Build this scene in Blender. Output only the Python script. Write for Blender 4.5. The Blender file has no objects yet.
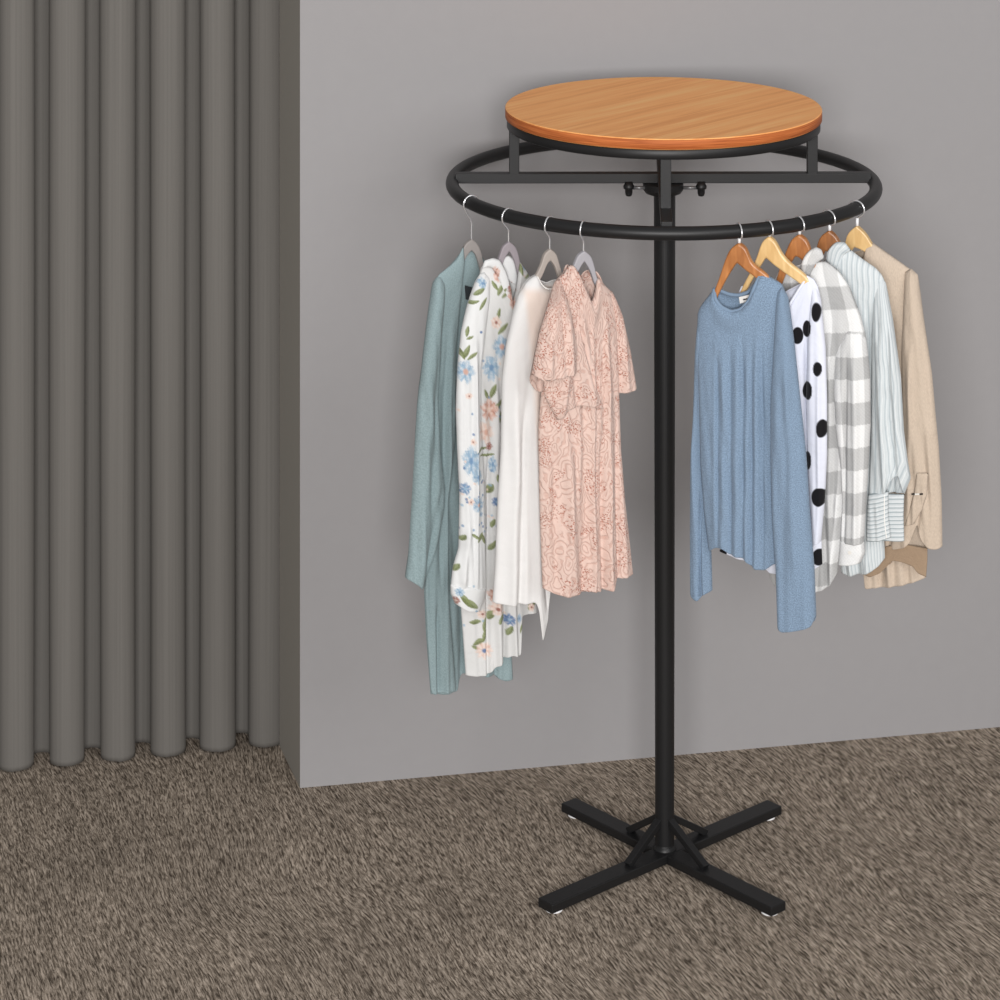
import bpy, bmesh, math, random
import numpy as np
from mathutils import Vector, Matrix

# ------------------------------------------------------------------ camera
F = 2800.0; YH = -445.0; CH = 2.474          # focal length (px), horizon row, eye height
D0 = 5.308; PX0 = 0.3128                      # distance and side offset of the rack's pole
scn = bpy.context.scene
cam = bpy.data.objects.new('camera', bpy.data.cameras.new('camera'))
scn.collection.objects.link(cam)
cam.location = (0, 0, CH); cam.rotation_euler = (math.pi / 2, 0, 0)
cam.data.sensor_width = 36; cam.data.lens = F / 1000 * 36
cam.data.shift_x = 0.0; cam.data.shift_y = -(500 - YH) / 1000
cam.data.clip_end = 100
scn.camera = cam
# ------------------------------------------------------------------ light
w = bpy.data.worlds.new('studio_daylight'); scn.world = w; w.use_nodes = True
w.node_tree.nodes['Background'].inputs[0].default_value = (1.0, 0.99, 0.985, 1)
w.node_tree.nodes['Background'].inputs[1].default_value = 0.42
def area(name, loc, target, sx, sy, power, col=(1, 1, 1)):
    l = bpy.data.lights.new(name, 'AREA'); l.shape = 'RECTANGLE'; l.size = sx; l.size_y = sy
    l.energy = power; l.color = col
    o = bpy.data.objects.new(name, l); scn.collection.objects.link(o); o.location = loc
    o.rotation_euler = (Vector(target) - Vector(loc)).to_track_quat('-Z', 'Y').to_euler()
area('softbox_front', (-0.1, -1.9, 2.5), (0.2, 5.5, 0.6), 2.0, 1.6, 490, (1, 0.985, 0.975))
area('softbox_high', (4.2, -1.2, 4.6), (0.2, 5.3, 0.5), 3.6, 3.2, 220, (1, 0.985, 0.975))
scn.view_settings.view_transform = 'Standard'
scn.view_settings.look = 'None'
scn.view_settings.exposure = -0.22
scn.view_settings.gamma = 1.0
scn.view_settings.use_curve_mapping = False

# ------------------------------------------------------------------ helpers
def lin(c):
    out = []
    for v in c:
        v = v / 255.0
        out.append(v / 12.92 if v <= 0.04045 else ((v + 0.055) / 1.055) ** 2.4)
    return out
def rgb(*c): return tuple(lin(c)) + (1.0,)
def P(px, py, Y):
    return Vector(((px - 500) / F * Y, Y, CH - (py - YH) / F * Y))
def floor_pt(px, py):
    return P(px, py, F * CH / (py - YH))
def empty(name, loc, label, cat, group=None):
    o = bpy.data.objects.new(name, None); scn.collection.objects.link(o)
    o.location = loc; o['label'] = label; o['category'] = cat; o.empty_display_size = 0.05
    if group: o['group'] = group
    return o
bpy.context.view_layer.update()
def link(name, me, mat, parent=None, smooth=False, origin=None):
    """mesh data is in world coordinates; store it relative to the parent's location"""
    if parent is not None:
        off = parent_world(parent)
    else:
        off = Vector(origin) if origin is not None else Vector((0, 0, 0))
    me.transform(Matrix.Translation(-off))
    if mat: me.materials.append(mat)
    if smooth:
        for p in me.polygons: p.use_smooth = True
    o = bpy.data.objects.new(name, me); scn.collection.objects.link(o)
    if parent is not None: o.parent = parent
    else: o.location = off
    return o
def parent_world(o):
    v = Vector((0, 0, 0))
    while o is not None:
        v += o.location; o = o.parent
    return v
def mesh(name, verts, faces):
    me = bpy.data.meshes.new(name); me.from_pydata([tuple(v) for v in verts], [], faces); me.update()
    return me
def bm_mesh(bm, name):
    bmesh.ops.recalc_face_normals(bm, faces=bm.faces)
    me = bpy.data.meshes.new(name); bm.to_mesh(me); bm.free(); return me
def bevel(o, wd, seg=2, ang=35):
    m = o.modifiers.new('bevel', 'BEVEL'); m.width = wd; m.segments = seg
    m.limit_method = 'ANGLE'; m.angle_limit = math.radians(ang)
def box_between(bm, a, b, wd, ht, up=Vector((0, 0, 1))):
    """box beam from a to b, wd across, ht along up"""
    a = Vector(a); b = Vector(b); d = (b - a).normalized(); s = d.cross(up).normalized(); u = s.cross(d).normalized()
    vs = []
    for p in (a, b):
        for q, r in ((-1, -1), (1, -1), (1, 1), (-1, 1)):
            vs.append(bm.verts.new(p + s * q * wd / 2 + u * r * ht / 2))
    for f in ((0, 1, 2, 3), (7, 6, 5, 4), (0, 4, 5, 1), (1, 5, 6, 2), (2, 6, 7, 3), (3, 7, 4, 0)):
        bm.faces.new([vs[i] for i in f])
def lathe(bm, cx, cy, prof, n=48):
    rings = []
    for r, z in prof:
        if r < 1e-6: rings.append([bm.verts.new((cx, cy, z))])
        else: rings.append([bm.verts.new((cx + r * math.cos(2 * math.pi * k / n), cy + r * math.sin(2 * math.pi * k / n), z)) for k in range(n)])
    for A, B in zip(rings, rings[1:]):
        for k in range(n):
            j = (k + 1) % n
            if len(A) == 1: bm.faces.new((A[0], B[k], B[j]))
            elif len(B) == 1: bm.faces.new((A[k], A[j], B[0]))
            else: bm.faces.new((A[k], A[j], B[j], B[k]))
def tube(bm, pts, r, n=10, closed=False, radii=None):
    pts = [Vector(p) for p in pts]; N = len(pts); rings = []
    prev = None
    for i in range(N):
        if closed: t = pts[(i + 1) % N] - pts[i - 1]
        else: t = pts[min(i + 1, N - 1)] - pts[max(i - 1, 0)]
        t.normalize()
        ref = Vector((0, 0, 1)) if abs(t.z) < 0.9 else Vector((1, 0, 0))
        if prev is None: s = t.cross(ref).normalized()
        else:
            s = prev - t * prev.dot(t)
            s = s.normalized() if s.length > 1e-6 else t.cross(ref).normalized()
        prev = s; u = t.cross(s)
        rr = radii[i] if radii else r
        rings.append([bm.verts.new(pts[i] + (s * math.cos(2 * math.pi * k / n) + u * math.sin(2 * math.pi * k / n)) * rr) for k in range(n)])
    M = N if closed else N - 1
    for i in range(M):
        A = rings[i]; B = rings[(i + 1) % N]
        for k in range(n):
            j = (k + 1) % n; bm.faces.new((A[k], A[j], B[j], B[k]))
    if not closed:
        bm.faces.new(rings[0]); bm.faces.new(rings[-1][::-1])

# ------------------------------------------------------------------ materials
def new_mat(name):
    m = bpy.data.materials.new(name); m.use_nodes = True
    nt = m.node_tree; return m, nt, nt.nodes['Principled BSDF']
def N(nt, typ, **kw):
    n = nt.nodes.new(typ)
    for k, v in kw.items(): setattr(n, k, v)
    return n
def simple(name, col, rough=0.5, metal=0.0, spec=0.5, noise=0.0, nscale=300, bump=0.0):
    m, nt, b = new_mat(name)
    b.inputs['Base Color'].default_value = col; b.inputs['Roughness'].default_value = rough
    b.inputs['Metallic'].default_value = metal; b.inputs['Specular IOR Level'].default_value = spec
    if noise or bump:
        tc = N(nt, 'ShaderNodeTexCoord'); nz = N(nt, 'ShaderNodeTexNoise'); nz.inputs['Scale'].default_value = nscale
        nz.inputs['Detail'].default_value = 3
        nt.links.new(tc.outputs['Object'], nz.inputs['Vector'])
        if noise:
            mr = N(nt, 'ShaderNodeMapRange'); mr.inputs[3].default_value = 1 - noise; mr.inputs[4].default_value = 1 + noise
            mr.inputs[1].default_value = .25; mr.inputs[2].default_value = .75
            nt.links.new(nz.outputs['Fac'], mr.inputs[0])
            mx = N(nt, 'ShaderNodeVectorMath', operation='SCALE'); mx.inputs[0].default_value = col[:3]
            nt.links.new(mr.outputs[0], mx.inputs['Scale']); nt.links.new(mx.outputs[0], b.inputs['Base Color'])
        if bump:
            bp = N(nt, 'ShaderNodeBump'); bp.inputs['Strength'].default_value = bump; bp.inputs['Distance'].default_value = .001
            nt.links.new(nz.outputs['Fac'], bp.inputs['Height']); nt.links.new(bp.outputs[0], b.inputs['Normal'])
    return m

def cloth(name, col=None, attr=False, noise=.06, nscale=900, bump=.3, rough=.9, stretch=(1, 1, 1), trans=0.0, large=0.03):
    """woven or knitted fabric; colour constant or from the mesh's dyed pattern (attribute)"""
    m, nt, b = new_mat(name)
    b.inputs['Roughness'].default_value = rough; b.inputs['Specular IOR Level'].default_value = .15
    b.inputs['Sheen Weight'].default_value = .12; b.inputs['Sheen Roughness'].default_value = .5
    tc = N(nt, 'ShaderNodeTexCoord'); mp = N(nt, 'ShaderNodeMapping'); mp.inputs['Scale'].default_value = stretch
    nt.links.new(tc.outputs['UV'], mp.inputs['Vector'])
    nz = N(nt, 'ShaderNodeTexNoise'); nz.inputs['Scale'].default_value = nscale; nz.inputs['Detail'].default_value = 2
    nt.links.new(mp.outputs[0], nz.inputs['Vector'])
    mr = N(nt, 'ShaderNodeMapRange'); mr.inputs[1].default_value = .3; mr.inputs[2].default_value = .7
    mr.inputs[3].default_value = 1 - noise; mr.inputs[4].default_value = 1 + noise
    nt.links.new(nz.outputs['Fac'], mr.inputs[0])
    sc = N(nt, 'ShaderNodeVectorMath', operation='SCALE')
    if attr:
        at = N(nt, 'ShaderNodeAttribute'); at.attribute_name = 'Dye'; nt.links.new(at.outputs['Color'], sc.inputs[0])
    else: sc.inputs[0].default_value = col[:3]
    nt.links.new(mr.outputs[0], sc.inputs['Scale']); nt.links.new(sc.outputs[0], b.inputs['Base Color'])
    bp = N(nt, 'ShaderNodeBump'); bp.inputs['Strength'].default_value = bump; bp.inputs['Distance'].default_value = .0012
    nt.links.new(nz.outputs['Fac'], bp.inputs['Height'])
    n2 = N(nt, 'ShaderNodeTexNoise'); n2.inputs['Scale'].default_value = 28; n2.inputs['Detail'].default_value = 3
    nt.links.new(tc.outputs['UV'], n2.inputs['Vector'])
    b2 = N(nt, 'ShaderNodeBump'); b2.inputs['Strength'].default_value = .5; b2.inputs['Distance'].default_value = large * .2
    nt.links.new(n2.outputs['Fac'], b2.inputs['Height']); nt.links.new(bp.outputs[0], b2.inputs['Normal'])
    nt.links.new(b2.outputs[0], b.inputs['Normal'])
    if trans:
        out = nt.nodes['Material Output']; tl = N(nt, 'ShaderNodeBsdfTranslucent'); mx = N(nt, 'ShaderNodeMixShader')
        mx.inputs[0].default_value = trans
        nt.links.new(sc.outputs[0], tl.inputs['Color']); nt.links.new(b.outputs[0], mx.inputs[1]); nt.links.new(tl.outputs[0], mx.inputs[2])
        nt.links.new(mx.outputs[0], out.inputs['Surface'])
    return m

MAT = {}
MAT['metal'] = simple('black_powder_coat', rgb(25, 25, 26), .45, 0, .36, bump=.12, nscale=900)
MAT['steel'] = simple('bright_steel', rgb(225, 225, 228), .25, .75)
MAT['bolt'] = simple('dark_steel', rgb(120, 120, 122), .4, .6)
MAT['dull_steel'] = simple('dull_steel', rgb(150, 150, 152), .3, 1.0)
MAT['white_sleeve'] = simple('white_plastic', rgb(240, 240, 242), .4)
MAT['gray_a'] = simple('warm_grey_plastic', rgb(152, 146, 143), .5)
MAT['gray_b'] = simple('mauve_grey_plastic', rgb(148, 140, 145), .5)
MAT['gray_c'] = simple('beige_grey_plastic', rgb(164, 155, 148), .5)
MAT['gray_d'] = simple('cool_grey_plastic', rgb(162, 160, 165), .5)
MAT['wall'] = simple('grey_wall_paint', rgb(153, 151, 152), .9, 0, .1, noise=.01, nscale=40)
MAT['alcove'] = simple('taupe_wall_shade', rgb(150, 146, 139), .9, 0, .1)  # wall behind the curtain; also the shade tint of the end face

def wood_hanger(name, ca, cb):
    m, nt, b = new_mat(name); b.inputs['Roughness'].default_value = .35
    tc = N(nt, 'ShaderNodeTexCoord'); mp = N(nt, 'ShaderNodeMapping'); mp.inputs['Scale'].default_value = (60, 60, 12)
    nz = N(nt, 'ShaderNodeTexNoise'); nz.inputs['Scale'].default_value = 1.5; nz.inputs['Detail'].default_value = 5
    cr = N(nt, 'ShaderNodeValToRGB'); cr.color_ramp.elements[0].position = .3; cr.color_ramp.elements[1].position = .7
    cr.color_ramp.elements[0].color = ca; cr.color_ramp.elements[1].color = cb
    nt.links.new(tc.outputs['Object'], mp.inputs[0]); nt.links.new(mp.outputs[0], nz.inputs['Vector'])
    nt.links.new(nz.outputs['Fac'], cr.inputs[0]); nt.links.new(cr.outputs[0], b.inputs['Base Color'])
    return m
MAT['wood_red'] = wood_hanger('reddish_hanger_wood', rgb(150, 92, 48), rgb(196, 132, 78))
MAT['wood_pale'] = wood_hanger('pale_hanger_wood', rgb(206, 166, 108), rgb(232, 198, 142))
MAT['wood_dark'] = wood_hanger('brown_hanger_wood', rgb(128, 82, 48), rgb(178, 118, 70))

def wood_top(name, edge=False):
    m, nt, b = new_mat(name); b.inputs['Roughness'].default_value = .5; b.inputs['Specular IOR Level'].default_value = .2
    tc = N(nt, 'ShaderNodeTexCoord'); mp = N(nt, 'ShaderNodeMapping')
    nz = N(nt, 'ShaderNodeTexNoise'); nz.inputs['Scale'].default_value = 1.0; nz.inputs['Detail'].default_value = 6; nz.inputs['Roughness'].default_value = .62
    nz.inputs['Distortion'].default_value = .5
    cr = N(nt, 'ShaderNodeValToRGB')
    e = cr.color_ramp.elements
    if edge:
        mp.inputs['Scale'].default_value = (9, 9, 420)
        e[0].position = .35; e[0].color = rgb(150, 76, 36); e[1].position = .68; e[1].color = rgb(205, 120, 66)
        nt.links.new(tc.outputs['Object'], mp.inputs[0])
    else:
        mr = N(nt, 'ShaderNodeMapping'); mr.inputs['Rotation'].default_value = (0, 0, math.radians(-48))
        mp.inputs['Scale'].default_value = (2.2, 55, 1)
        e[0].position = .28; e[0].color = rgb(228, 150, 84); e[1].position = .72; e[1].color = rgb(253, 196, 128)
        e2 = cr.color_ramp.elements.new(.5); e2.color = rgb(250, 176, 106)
        nt.links.new(tc.outputs['Object'], mr.inputs[0]); nt.links.new(mr.outputs[0], mp.inputs[0])
    nt.links.new(mp.outputs[0], nz.inputs['Vector']); nt.links.new(nz.outputs['Fac'], cr.inputs[0])
    nt.links.new(cr.outputs[0], b.inputs['Base Color'])
    bp = N(nt, 'ShaderNodeBump'); bp.inputs['Strength'].default_value = .15; bp.inputs['Distance'].default_value = .001
    nt.links.new(nz.outputs['Fac'], bp.inputs['Height']); nt.links.new(bp.outputs[0], b.inputs['Normal'])
    return m
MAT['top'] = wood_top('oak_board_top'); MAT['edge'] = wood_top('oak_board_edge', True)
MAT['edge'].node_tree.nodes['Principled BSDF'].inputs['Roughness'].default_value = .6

def carpet():
    m, nt, b = new_mat('ribbed_brown_carpet'); b.inputs['Roughness'].default_value = 1; b.inputs['Specular IOR Level'].default_value = .05
    tc = N(nt, 'ShaderNodeTexCoord')
    # the pile's direction wanders slowly
    wz = N(nt, 'ShaderNodeTexNoise'); wz.inputs['Scale'].default_value = 1.3; wz.inputs['Detail'].default_value = 1
    ws = N(nt, 'ShaderNodeVectorMath', operation='SCALE'); ws.inputs['Scale'].default_value = .16
    ad = N(nt, 'ShaderNodeVectorMath', operation='ADD')
    nt.links.new(tc.outputs['Object'], wz.inputs['Vector']); nt.links.new(wz.outputs['Color'], ws.inputs[0])
    nt.links.new(tc.outputs['Object'], ad.inputs[0]); nt.links.new(ws.outputs[0], ad.inputs[1])
    rt = N(nt, 'ShaderNodeMapping'); rt.inputs['Rotation'].default_value = (0, 0, math.radians(71))
    nt.links.new(ad.outputs[0], rt.inputs[0])
    mp = N(nt, 'ShaderNodeMapping'); mp.inputs['Scale'].default_value = (38, 300, 1)
    nt.links.new(rt.outputs[0], mp.inputs[0])
    nz = N(nt, 'ShaderNodeTexNoise'); nz.inputs['Scale'].default_value = 1; nz.inputs['Detail'].default_value = 3; nz.inputs['Roughness'].default_value = .6
    nz.inputs['Distortion'].default_value = .6
    nt.links.new(mp.outputs[0], nz.inputs['Vector'])
    cr = N(nt, 'ShaderNodeValToRGB'); e = cr.color_ramp.elements
    e[0].position = .36; e[0].color = rgb(82, 73, 64); e[1].position = .63; e[1].color = rgb(190, 176, 161)
    e2 = e.new(.48); e2.color = rgb(137, 125, 112)
    nt.links.new(nz.outputs['Fac'], cr.inputs[0])
    big = N(nt, 'ShaderNodeTexNoise'); big.inputs['Scale'].default_value = 3.5; big.inputs['Detail'].default_value = 2
    mr = N(nt, 'ShaderNodeMapRange'); mr.inputs[1].default_value = .3; mr.inputs[2].default_value = .7; mr.inputs[3].default_value = .9; mr.inputs[4].default_value = 1.08
    nt.links.new(tc.outputs['Object'], big.inputs['Vector']); nt.links.new(big.outputs['Fac'], mr.inputs[0])
    sc = N(nt, 'ShaderNodeVectorMath', operation='SCALE')
    nt.links.new(cr.outputs[0], sc.inputs[0])
    m3 = N(nt, 'ShaderNodeMapping'); m3.inputs['Scale'].default_value = (5, 60, 1); nt.links.new(rt.outputs[0], m3.inputs[0])
    n3 = N(nt, 'ShaderNodeTexNoise'); n3.inputs['Scale'].default_value = 1; n3.inputs['Detail'].default_value = 2; nt.links.new(m3.outputs[0], n3.inputs['Vector'])
    r3 = N(nt, 'ShaderNodeMapRange'); r3.inputs[1].default_value = .3; r3.inputs[2].default_value = .7; r3.inputs[3].default_value = .84; r3.inputs[4].default_value = 1.16
    nt.links.new(n3.outputs['Fac'], r3.inputs[0])
    k3 = N(nt, 'ShaderNodeMath', operation='MULTIPLY'); nt.links.new(r3.outputs[0], k3.inputs[0]); nt.links.new(mr.outputs[0], k3.inputs[1])
    nt.links.new(k3.outputs[0], sc.inputs['Scale'])
    nt.links.new(sc.outputs[0], b.inputs['Base Color'])
    bp = N(nt, 'ShaderNodeBump'); bp.inputs['Strength'].default_value = .7; bp.inputs['Distance'].default_value = .006
    nt.links.new(nz.outputs['Fac'], bp.inputs['Height']); nt.links.new(bp.outputs[0], b.inputs['Normal'])
    return m
MAT['carpet'] = carpet()

def curtain_mat():
    m, nt, b = new_mat('taupe_curtain_cloth'); b.inputs['Roughness'].default_value = .85; b.inputs['Specular IOR Level'].default_value = .2
    tc = N(nt, 'ShaderNodeTexCoord'); mp = N(nt, 'ShaderNodeMapping'); mp.inputs['Scale'].default_value = (220, 220, 1.5)
    nz = N(nt, 'ShaderNodeTexNoise'); nz.inputs['Scale'].default_value = 1; nz.inputs['Detail'].default_value = 3
    nt.links.new(tc.outputs['Object'], mp.inputs[0]); nt.links.new(mp.outputs[0], nz.inputs['Vector'])
    mr = N(nt, 'ShaderNodeMapRange'); mr.inputs[1].default_value = .3; mr.inputs[2].default_value = .7; mr.inputs[3].default_value = .94; mr.inputs[4].default_value = 1.06
    nt.links.new(nz.outputs['Fac'], mr.inputs[0])
    sc = N(nt, 'ShaderNodeVectorMath', operation='SCALE'); sc.inputs[0].default_value = rgb(107, 104, 100)[:3]
    nt.links.new(mr.outputs[0], sc.inputs['Scale']); nt.links.new(sc.outputs[0], b.inputs['Base Color'])
    return m
MAT['curtain'] = curtain_mat()

# ------------------------------------------------------------------ room
A = floor_pt(300, 788); B = floor_pt(1000, 727); Cc = floor_pt(280, 747)
dw = (B - A).normalized(); nw = Vector((-dw.y, dw.x, 0))      # nw points away from the camera
if nw.y < 0: nw = -nw
H = 2.9
def slab(name, quad, z0, z1, mat):
    bm = bmesh.new(); lo = [bm.verts.new((p.x, p.y, z0)) for p in quad]; hi = [bm.verts.new((p.x, p.y, z1)) for p in quad]
    bm.faces.new(lo[::-1]); bm.faces.new(hi); n = len(quad)
    for i in range(n): bm.faces.new((lo[i], lo[(i + 1) % n], hi[(i + 1) % n], hi[i]))
    o = link(name, bm_mesh(bm, name), mat); o['kind'] = 'structure'; return o
fl = slab('floor', [Vector((-4, -1.5, 0)), Vector((4.5, -1.5, 0)), Vector((4.5, 7.5, 0)), Vector((-4, 7.5, 0))], -.1, 0, MAT['carpet'])
E1 = A + dw * 3.6; side = (Cc - A).normalized()
wall = slab('wall_right', [A, E1, E1 + nw * .5, A + side * .5], 0, H, MAT['wall'])
wall.data.materials.append(MAT['alcove'])                       # end face tinted apart from the front; its shaded look put into the colour
for p in wall.data.polygons:
    if p.normal.x < -.8: p.material_index = 1
cd = (floor_pt(280, 740) - floor_pt(0, 764)); cd.z = 0; cd.normalize(); cn = Vector((-cd.y, cd.x, 0))
w0 = floor_pt(280, 740) + cn * .10 + cd * .25; w1 = w0 - cd * 3.0
slab('wall_left', [w0, w1, w1 + cn * .1, w0 + cn * .1], 0, H, MAT['alcove'])

# curtain: one long pleated cloth
def build_curtain():
    c0 = floor_pt(16, 764.5); c5 = floor_pt(266, 740.5)        # centres of first and sixth pleat
    d = (c5 - c0); d.z = 0; p = d.length / 5; d.normalize(); n = Vector((d.y, -d.x, 0))   # n toward the camera
    rnd = random.Random(3); npl = 14; first = -8; steps = 48
    prof = []
    for k in range(first, first + npl):
        jit = rnd.uniform(-.002, .002)
        for j in range(steps):
            th = 2 * math.pi * j / steps
            x = p * (k + j / steps) + .136 * p * math.sin(2 * th) + .060 * p * math.sin(th)
            y = .037 * math.cos(th) + (.004 * math.cos(3 * th))
            if k * p + 0 > 5 * p + p * .5: continue
            prof.append((x, y + jit * math.cos(th)))
            if k == 5 and j >= 17: break
        if k == 5: break
    rows = [0, .01, .02, .5, 1.0, 1.6, 2.2, 2.8]
    verts = []; faces = []
    cc = (c0 + Vector((0, 0, 0)))
    for z in rows:
        for i, (x, y) in enumerate(prof):
            sway = .0015 * math.sin(i * .11 + z * 2.3) * (1 - z / 3)
            q = cc + d * (x + sway) + n * (y)
            verts.append((q.x, q.y, z + .004))
    W = len(prof)
    for r in range(len(rows) - 1):
        for i in range(W - 1):
            faces.append((r * W + i, r * W + i + 1, (r + 1) * W + i + 1, (r + 1) * W + i))
    me = mesh('curtain', verts, faces)
    o = link('curtain', me, MAT['curtain'], smooth=True, origin=(cc.x, cc.y, 0))
    s = o.modifiers.new('solid', 'SOLIDIFY'); s.thickness = .003; s.offset = 0
    o['label'] = 'floor-length dark taupe curtain in deep rounded vertical pleats beside the grey wall'
    o['category'] = 'curtain'
build_curtain()

# ------------------------------------------------------------------ rack
RX, RY = PX0, D0
ZR = 1.2847; RR = 0.400; RT = .0123
RX -= .0035; PXC = RX + .0028
rack = empty('garment_rack', (RX, RY, 0), 'black round metal clothing rack with wooden disc top and cross base', 'clothing rack')
def rpart(name, bm, mat=None, parent=None, bev=None, smooth=False):
    o = link(name, bm_mesh(bm, name), mat or MAT['metal'], parent or rack, smooth=smooth)
    if bev: bevel(o, bev)
    return o
# wooden disc
bm = bmesh.new(); zt = 1.4290
lathe(bm, RX, RY, [(0, zt - .020), (.297, zt - .020), (.2995, zt - .0185), (.2995, zt - .0015), (.298, zt), (0, zt)], 128)
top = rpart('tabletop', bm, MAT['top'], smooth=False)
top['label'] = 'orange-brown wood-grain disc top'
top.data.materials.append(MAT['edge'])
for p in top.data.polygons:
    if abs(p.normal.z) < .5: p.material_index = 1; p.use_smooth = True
# square rim below the disc
bm = bmesh.new(); z1 = zt - .0202
lathe(bm, RX, RY, [(.276, z1 - .0175), (.2955, z1 - .0175), (.2965, z1 - .0165), (.2965, z1 - .001), (.2955, z1), (.276, z1), (.276, z1 - .0175)], 128)
rpart('top_rim', bm)
# hanging ring
bm = bmesh.new()
tube(bm, [(RX + RR * math.cos(2 * math.pi * k / 160), RY + RR * math.sin(2 * math.pi * k / 160), ZR) for k in range(160)], RT, 20, closed=True)
rpart('hanging_ring', bm, smooth=True)
# cross bars in the ring
zb = ZR + .0095; BAS = (math.radians(.3), math.pi / 2 - math.radians(2.4))
for k in range(2):
    a = BAS[k]; d = Vector((math.cos(a), math.sin(a), 0)); c = Vector((RX, RY, zb))
    bm = bmesh.new(); box_between(bm, c - d * (RR - .006), c + d * (RR - .006), .0205, .0185 + .0006 * k); rpart('cross_bar', bm, bev=.0012)
for k in range(4):
    a = BAS[k % 2] + (math.pi if k > 1 else 0)
    x, y = RX + .2825 * math.cos(a), RY + .2825 * math.sin(a)
    bm = bmesh.new(); box_between(bm, (x, y, zb + .008), (x, y, z1 - .017), .0195, .0195, Vector((math.cos(a), math.sin(a), 0)))
    rpart('support_post', bm, bev=.001)
# hub with wing screws
bm = bmesh.new(); zh = zb - .0095
lathe(bm, RX, RY, [(0, zh), (.0385, zh), (.0385, zh - .012), (.034, zh - .019), (.022, zh - .024), (0, zh - .024)], 40)
rpart('hub', bm, smooth=False, bev=.0015)
for s in (-1, 1):
    bm = bmesh.new(); tube(bm, [(PXC + s * .035, RY - .012, zh - .0075), (PXC + s * .062, RY - .012, zh - .0075)], .0033, 12)
    bo = rpart('clamp_bolt', bm, MAT['bolt'], smooth=True)
    bm = bmesh.new()
    cx, cy, cz = PXC + s * .0685, RY - .012, zh
    lathe(bm, cx, cy, [(0, cz + .004), (.007, cz + .004), (.0085, cz - .001), (.0105, cz - .004), (.0100, cz - .009), (.0072, cz - .0105), (.0070, cz - .018), (.0055, cz - .0225), (0, cz - .0245)], 20)
    link('knob', bm_mesh(bm, 'knob'), MAT['metal'], bo, smooth=True)
# pole
bm = bmesh.new()
lathe(bm, PXC, RY, [(0, .022), (.0185, .022), (.0185, .03), (.0180, .032), (.0205, zh - .006), (0, zh - .006)], 40)
rpart('pole', bm, smooth=False); 
for p in rack.children[-1].data.polygons: p.use_smooth = abs(p.normal.z) < .5
bm = bmesh.new()
lathe(bm, PXC, RY, [(.0182, .0215), (.0225, .0215), (.0225, .024), (.0195, .028), (.0182, .030)], 40)
rpart('pole_collar', bm, smooth=True)
# base cross
AX, AY = PXC + .004, RY - .004
zt2 = .0228; ah = .0170
dirs = [(41.4, .298), (41.4 + 180, .312), (-48.9, .289), (-48.9 + 180, .276)]
arms = []
for i, (ang, ln) in enumerate(dirs):
    a = math.radians(ang); d = Vector((math.cos(a), math.sin(a), 0)); c = Vector((AX, AY, zt2 - ah / 2))
    if i >= 2: start = .0195
    else: start = 0.0
    bm = bmesh.new(); box_between(bm, c + d * start, c + d * (ln), .0385, ah)
    arm = rpart('base_arm', bm, bev=.0018); arms.append(d)
    f = c + d * (ln - .022)
    bm = bmesh.new()
    lathe(bm, f.x, f.y, [(0, 0.0002), (.0150, 0.0002), (.0160, .0012), (.0160, .0030), (.014, .0058), (0, .0058)], 32)
    fo = link('foot', bm_mesh(bm, 'foot'), MAT['white_sleeve'], arm, smooth=False); fo['label'] = 'pale plastic glide under the arm end'
    # diagonal flat braces
    bm = bmesh.new()
    p0 = Vector((PXC, RY, .079)) + d * .014; p1 = Vector((AX, AY, zt2 + .001)) + d * .103
    box_between(bm, p0, p1, .0140, .0120); rpart('brace', bm, bev=.0008)

# ------------------------------------------------------------------ hangers
def ring_at(px):
    """angle on the front half of the ring whose column in the picture is px"""
    lo, hi = -1.5, 1.5
    for _ in range(60):
        mid = (lo + hi) / 2
        x = RX + RR * math.sin(mid); y = RY - RR * math.cos(mid)
        if x / y * F + 500 < px: lo = mid
        else: hi = mid
    return lo
class Plane:
    def __init__(s, px, theta):
        s.phi = ring_at(px); s.h = Vector((RX + RR * math.sin(s.phi), RY - RR * math.cos(s.phi), ZR))
        t = math.radians(theta); s.c, s.s = math.cos(t), math.sin(t)
        s.u = Vector((s.c, s.s, 0)); s.n = Vector((s.s, -s.c, 0))
    def at(s, px, py, d=0.0, extra=0.0):
        """point of the hanging plane (moved d along its normal) seen at px, py"""
        k = (px - 500) / F; hx = s.h.x + s.n.x * d; hy = s.h.y + s.n.y * d
        Y = (hx * s.s - hy * s.c) / (k * s.s - s.c)
        return P(px, py, Y) + s.n * extra
    def grid(s, X, Y_, D, off):
        k = (X - 500) / F; hx = s.h.x + s.n.x * off; hy = s.h.y + s.n.y * off
        Yd = (hx * s.s - hy * s.c) / (k * s.s - s.c)
        return np.stack([(X - 500) / F * Yd + s.n.x * D, Yd + s.n.y * D, CH - (Y_ - YH) / F * Yd], -1)

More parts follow.
